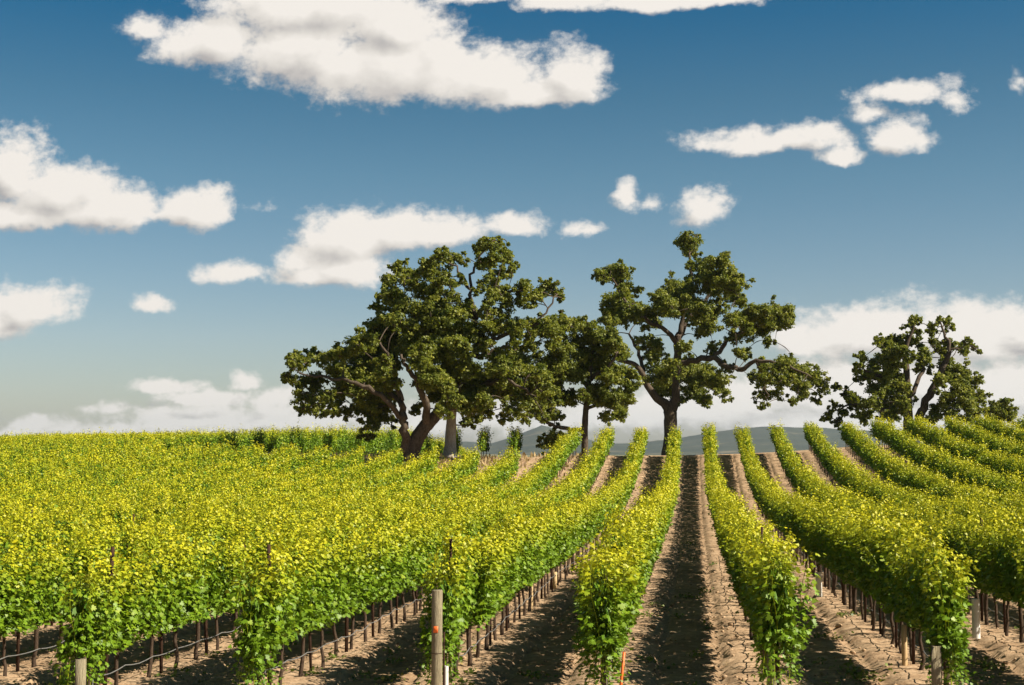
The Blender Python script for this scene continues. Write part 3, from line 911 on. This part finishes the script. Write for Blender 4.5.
# oak left of it
tree('oak_tree', 'medium rounded oak between the tall forked oak and the big left pair', crop2, 2.74, 107, (150, 610),
     [(150, 640, 10, 0), (150, 580, 9, 0), (153, 520, 8, 0), (160, 460, 7, 0), (170, 380, 4, 0), (175, 330, 2, 0)],
     [[(150, 570, 6, 0), (110, 575, 6, -.6), (70, 562, 5, -1), (25, 545, 3, -1.4)], [(160, 460, 5, 0), (120, 400, 4, 1), (70, 330, 2.5, 1.4)], [(162, 440, 5, 0), (210, 400, 4, -1), (240, 360, 2, -1.4)], [(155, 520, 5, 0), (200, 500, 4, 1.4), (250, 490, 2, 2)]],
     [(60, 275, 28), (35, 290, 30), (90, 285, 30), (130, 290, 28), (165, 300, 28), (195, 315, 32), (225, 335, 32), (250, 365, 32), (130, 345, 46), (85, 350, 34), (70, 400, 46), (40, 430, 42), (15, 470, 34), (120, 420, 50), (180, 400, 48), (235, 420, 38), (270, 450, 30),
      (265, 490, 30), (225, 490, 40), (190, 465, 40), (95, 480, 40), (50, 500, 36), (20, 520, 22), (70, 535, 20), (250, 530, 22), (215, 535, 20), (205, 370, 40), (150, 470, 26), (285, 420, 22)],
     12, dens=1.75)

# big left pair
tree('oak_tree', 'tall oak on a straight pale trunk behind the leaning left oak', crop1, 2.74, 99, (493, 645),
     [(492, 660, 24, 0), (494, 615, 16, 0), (496, 560, 14, 0), (499, 500, 13, 0)],
     [[(498, 520, 12, 0), (512, 430, 10, .4), (535, 360, 9, .8), (552, 310, 7.5, 1), (560, 260, 6, 1), (548, 190, 4.5, 1), (560, 130, 3.5, .8), (590, 80, 2, .6)],
      [(548, 320, 8, 1), (585, 345, 7, 0), (620, 325, 6, -.6), (680, 300, 5, -1), (745, 270, 3, -1.2), (785, 205, 2, -1)],
      [(535, 370, 8, .8), (590, 372, 7, 1.6), (630, 350, 6, 2), (690, 350, 4, 2.4), (740, 330, 2, 2.6)],
      [(520, 410, 9, .4), (470, 320, 7, 1.8), (430, 230, 5, 2.4), (400, 160, 3, 2.6)],
      [(505, 470, 8, .2), (580, 450, 7, -2), (650, 440, 5, -3), (710, 470, 3, -3.2)],
      [(558, 270, 6, 1), (610, 220, 5, .4), (670, 195, 4, 0), (740, 195, 2, -.4)],
      [(548, 190, 4, 1), (510, 130, 3, 1), (470, 100, 2, 1)]],
     [(600, 68, 28), (570, 75, 20), (632, 70, 22), (645, 100, 24), (615, 105, 28), (590, 120, 22), (660, 125, 16), (635, 145, 26), (605, 160, 24), (470, 92, 22), (500, 105, 26), (525, 105, 18), (440, 115, 28), (460, 140, 28), (420, 140, 28),
      (350, 130, 22), (375, 140, 28), (395, 165, 34), (335, 165, 26), (310, 200, 24), (300, 235, 20), (340, 215, 34), (370, 235, 38), (430, 190, 38), (480, 165, 28), (465, 225, 42), (420, 250, 42), (500, 260, 38), (515, 215, 24), (535, 300, 38), (480, 300, 44), (540, 250, 26),
      (600, 205, 30), (635, 190, 26), (650, 225, 28), (690, 185, 28), (720, 205, 28), (750, 185, 26), (780, 190, 22), (795, 205, 12), (690, 220, 22), (630, 250, 30), (605, 280, 28), (590, 315, 22), (640, 290, 26), (680, 290, 34), (720, 300, 32), (750, 285, 30), (780, 300, 32), (810, 285, 28), (770, 335, 22), (720, 335, 20),
      (640, 375, 34), (680, 375, 34), (620, 410, 40), (660, 420, 44), (710, 410, 38), (745, 430, 34), (755, 465, 28), (700, 465, 42), (640, 465, 40), (600, 450, 38), (670, 510, 34), (720, 505, 30), (695, 540, 20), (640, 535, 22), (590, 500, 34), (560, 530, 26), (540, 550, 18), (745, 540, 14), (545, 232, 22), (556, 300, 24), (600, 340, 20), (578, 188, 16), (590, 250, 20), (665, 335, 18), (522, 160, 14), (575, 110, 14), (570, 350, 20)],
     13, bark=M_BARKP)

tree('oak_tree', 'broad low oak with a dark trunk leaning right at far left', crop1, 2.74, 96, (383, 662),
     [(380, 675, 28, 0), (388, 640, 24, 0), (402, 600, 21, 0), (430, 560, 19, 0), (460, 530, 16, .2), (500, 480, 11, .5), (525, 420, 7, .8), (530, 370, 3, 1)],
     [[(378, 645, 16, 0), (372, 600, 13, -.6), (366, 550, 11, -1), (360, 510, 9, -1.2), (352, 460, 7, -1.4), (335, 400, 5, -1.8), (300, 330, 3, -2)],
      [(432, 558, 12, 0), (425, 500, 10, -1.4), (405, 450, 8, -2), (380, 410, 6, -2.4), (360, 370, 4, -2.6)],
      [(366, 545, 8, -1), (300, 480, 7, -2.4), (220, 440, 5, -3), (140, 430, 4, -3), (80, 420, 2, -3)],
      [(360, 505, 7, -1.2), (290, 440, 6, .6), (220, 390, 4, 1.6)],
      [(500, 482, 8, .5), (450, 420, 6, 2), (400, 340, 3.5, 2.6)]],
     [(75, 385, 30), (110, 370, 26), (140, 372, 26), (55, 430, 20), (85, 440, 28), (95, 480, 30), (85, 515, 18), (120, 510, 26), (125, 440, 34), (150, 480, 26), (155, 520, 16), (175, 370, 28), (205, 365, 34), (190, 410, 40), (235, 370, 36), (250, 335, 38), (200, 460, 38), (240, 420, 46), (180, 505, 22), (210, 525, 22),
      (290, 290, 38), (320, 275, 34), (300, 330, 46), (350, 285, 38), (380, 290, 34), (340, 340, 48), (280, 380, 50), (320, 400, 40), (250, 470, 42), (290, 450, 48), (300, 500, 44), (260, 520, 34), (330, 480, 26), (280, 555, 26), (262, 585, 18), (320, 540, 24), (345, 440, 22),
      (390, 340, 44), (430, 320, 42), (420, 380, 46), (465, 360, 46), (510, 340, 40), (450, 430, 42), (490, 410, 46), (530, 390, 40), (530, 440, 44), (480, 470, 40), (440, 480, 30), (520, 490, 38), (570, 430, 40), (580, 480, 34), (475, 520, 22), (555, 510, 26), (410, 440, 22), (395, 520, 14)],
     14, dens=1.8)

# right oak and small tree
tree('oak_tree', 'oak with two upright stems behind the hillside rows at right', crop3, 3.263, 124, (368, 450),
     [(352, 470, 17, 0), (353, 420, 15, 0), (350, 340, 13, 0), (348, 270, 10, .2), (346, 190, 7, .3), (368, 130, 4, .3), (376, 95, 2.5, .3)],
     [[(372, 470, 16, -.3), (388, 415, 14, -.6), (430, 325, 12, -.8), (468, 245, 9, -.8), (488, 190, 6, -.6), (470, 140, 4, -.4), (455, 105, 2, -.4)],
      [(360, 345, 8, 0), (395, 270, 6, 1), (420, 220, 3, 1.4)], [(350, 330, 8, 0), (290, 290, 6, -1), (210, 260, 3, -1.6)],
      [(352, 400, 8, 0), (250, 390, 6, .6), (170, 370, 4, .8), (110, 400, 2, .8)], [(440, 310, 8, -.8), (510, 290, 5, .6), (560, 300, 3, 1)], [(488, 200, 4, -.6), (540, 185, 3, -.6), (575, 190, 1.5, -.6)]],
     [(378, 92, 16), (362, 110, 16), (375, 135, 20), (355, 160, 26), (320, 160, 30), (290, 180, 28), (258, 158, 14), (275, 170, 18), (330, 205, 36), (290, 235, 36), (250, 235, 30), (205, 215, 22), (188, 245, 20), (200, 280, 22), (230, 270, 28), (300, 285, 40), (255, 320, 38), (325, 320, 34), (330, 365, 36), (280, 370, 36), (230, 365, 32), (300, 405, 28),
      (120, 315, 14), (150, 330, 16), (170, 350, 22), (120, 370, 16), (95, 395, 14), (80, 415, 12), (190, 380, 24), (150, 400, 20), (205, 410, 24), (130, 425, 18), (440, 105, 18), (470, 100, 18), (488, 120, 14), (430, 140, 18), (440, 165, 16), (395, 190, 22), (415, 220, 26), (395, 250, 22), (470, 190, 24), (495, 170, 20), (540, 172, 16), (565, 178, 14), (585, 195, 9), (540, 200, 14),
      (480, 235, 28), (505, 265, 34), (460, 290, 26), (540, 270, 30), (570, 300, 26), (520, 320, 38), (575, 345, 30), (480, 350, 34), (540, 375, 38), (585, 390, 26), (490, 400, 34), (440, 390, 24), (425, 415, 18), (550, 415, 26), (385, 215, 14)],
     15, leaf=.16)
tree('small_tree', 'small round tree just right of the two-stemmed oak', crop3, 3.263, 128, (655, 440),
     [(655, 450, 5, 0), (655, 415, 4, 0), (655, 385, 2, 0)], [[(655, 410, 3, 0), (635, 385, 2, 0)]],
     [(625, 388, 20), (645, 372, 24), (672, 368, 20), (690, 385, 18), (700, 398, 12), (660, 395, 28), (635, 408, 24), (680, 408, 22), (612, 405, 14)], 16, leaf=.15, dens=1.8, group=None)
tree('dark_shrub', 'dark low shrub beneath the medium rounded oak', crop2, 2.74, 106, (62, 625),
     [(62, 640, 4, 0), (62, 600, 3, 0), (62, 585, 2, 0)], [[(62, 610, 3, 0), (45, 590, 2, 0)]],
     [(60, 585, 22), (45, 600, 20), (78, 598, 20), (62, 610, 22), (35, 615, 16), (85, 615, 16)], 17, leaf=.13, dens=1.6, group=None, cat='shrub')

# ------------------------------------------------------------------ weeds, clods, dry grass
g = np.random.default_rng(77)
P_, T_, N_, S_, A_ = [], [], [], [], []
cent = []
for k in range(230):
    d = 17.5 + 45 * g.random() ** 1.6
    x = g.uniform(-0.52, 0.26) * d
    w = ((x - ROW0) / PITCH) % 1.0
    if g.random() < 0.6: x = ROW0 + PITCH * (math.floor((x - ROW0) / PITCH) + 0.5) + g.normal(0, .28)
    cent.append((x, d, g.uniform(.05, .17)))
for px, py, d, r in ((800, 662, 21.8, .3), (655, 640, 24, .16), (585, 600, 31, .25), (180, 672, 22, .25), (540, 683, 20.2, .3), (870, 648, 23, .2), (1005, 672, 21, .3), (640, 600, 31, .25), (690, 660, 21.5, .2)):
    cent.append((at(px, py, d)[0], d, r))
for x, d, r in cent:
    n = int(10 + 260 * r)
    p = np.column_stack([x + g.normal(0, r, n), d + g.normal(0, r * 1.3, n), np.zeros(n)])
    p[:, 2] = ground(p[:, 0], p[:, 1]) + detail(p[:, 0], p[:, 1]) + np.abs(g.normal(0, .045, n))
    P_.append(p); T_.append(g.normal(0, 1, (n, 3)) * [1, 1, .5] + [0, 0, .35]); N_.append(g.normal(0, .4, (n, 3)) + [0, 0, 1]); S_.append(g.uniform(.03, .085, n)); A_.append(np.clip(g.normal(.45, .2, n), 0, 1))
V, pol, k = place_leaves(np.concatenate(P_), np.concatenate(T_), np.concatenate(N_), np.concatenate(S_), True)
tag(link('weeds', new_mesh('weeds', V, [pol], [M_WEED], tint=np.repeat(np.concatenate(A_), k))), 'small green weeds sprouting in the dirt lanes', 'weeds', None, 'stuff')

# soil clods
n = 5200
d = 16.5 + 40 * g.random(n) ** 1.5; x = g.uniform(-0.54, 0.28, n) * d
w = ((x - ROW0) / PITCH) % 1.0; dist = np.minimum(w, 1 - w) * PITCH
keep = g.random(n) < np.where((dist > .42) & (dist < .85), 1.0, .35)
x, d = x[keep], d[keep]; n = len(x)
ico = np.array([(0, 0, 1), (.89, 0, .45), (.28, .85, .45), (-.72, .53, .45), (-.72, -.53, .45), (.28, -.85, .45), (.72, .53, -.45), (-.28, .85, -.45), (-.89, 0, -.45), (-.28, -.85, -.45), (.72, -.53, -.45), (0, 0, -1)])
icf = np.array([(0, 1, 2), (0, 2, 3), (0, 3, 4), (0, 4, 5), (0, 5, 1), (1, 6, 2), (2, 7, 3), (3, 8, 4), (4, 9, 5), (5, 10, 1), (6, 7, 2), (7, 8, 3), (8, 9, 4), (9, 10, 5), (10, 6, 1), (6, 11, 7), (7, 11, 8), (8, 11, 9), (9, 11, 10), (10, 11, 6)])
sz = g.uniform(.012, .038, n) * (1 + (g.random(n) < .08) * 0.9)
c = np.column_stack([x, d, ground(x, d) + detail(x, d) + sz * .3])
V = c[:, None, :] + ico[None] * sz[:, None, None] * g.uniform(.6, 1.3, (n, 12, 1)) * np.array([1.1, 1.1, .75])
pol = (icf[None] + (np.arange(n) * 12)[:, None, None]).reshape(-1, 3)
tag(link('soil_clods', new_mesh('soil_clods', V.reshape(-1, 3), [pol], [M_SOIL])), 'crumbly tan soil clods strewn along the berm edges', 'clods', None, 'stuff')

# dry grass under the left pair of oaks
n = 9000
x = g.uniform(-36, -8, n); d = g.uniform(88, 104, n)
c0 = at(450, 458, 98)
wgt = np.exp(-((x - c0[0]) / 2.5) ** 2 - ((d - 97) / 4) ** 2) + .16
keep = g.random(n) < wgt; x, d = x[keep], d[keep]; n = len(x)
p = np.column_stack([x, d, ground(x, d)])
V, pol, k = place_leaves(p, g.normal(0, .35, (n, 3)) + [0, 0, 1], g.normal(0, 1, (n, 3)), g.uniform(.15, .5, n), True)
V = p.repeat(k, 0) + (V - p.repeat(k, 0)) * np.array([.4, .4, 1])
tag(link('dry_grass', new_mesh('dry_grass', V, [pol], [M_DRY], tint=g.uniform(0, 1, n).repeat(k))), 'straw-coloured dry grass around the trunks of the left oaks', 'grass', None, 'stuff')

# straw and prunings along the berms
n = 4200
d = 17 + 45 * g.random(n) ** 1.5; x = g.uniform(-0.54, 0.28, n) * d
k0 = np.round((x - ROW0) / PITCH); side = g.choice([-1, 1], n)
along = g.random(n) < .7
x = np.where(along, ROW0 + PITCH * k0 + side * g.normal(.60, .07, n), x)
p = np.column_stack([x, d, ground(x, d) + detail(x, d) + .012])
tipd = g.normal(0, 1, (n, 3)) * np.array([.6, 1, .12])
V, pol, k = place_leaves(p, tipd, g.normal(0, .2, (n, 3)) + [0, 0, 1], np.ones(n), True)
t_ = unit(tipd).repeat(k, 0); off = V - p.repeat(k, 0)
al = np.sum(off * t_, 1, keepdims=True) * t_
V = p.repeat(k, 0) + al * g.uniform(.06, .22, n).repeat(k)[:, None] + (off - al) * .012
tag(link('straw', new_mesh('straw', V, [pol], [M_DRY], tint=g.uniform(0, 1, n).repeat(k))), 'dry straw and prunings littering the berm edges', 'straw', None, 'stuff')
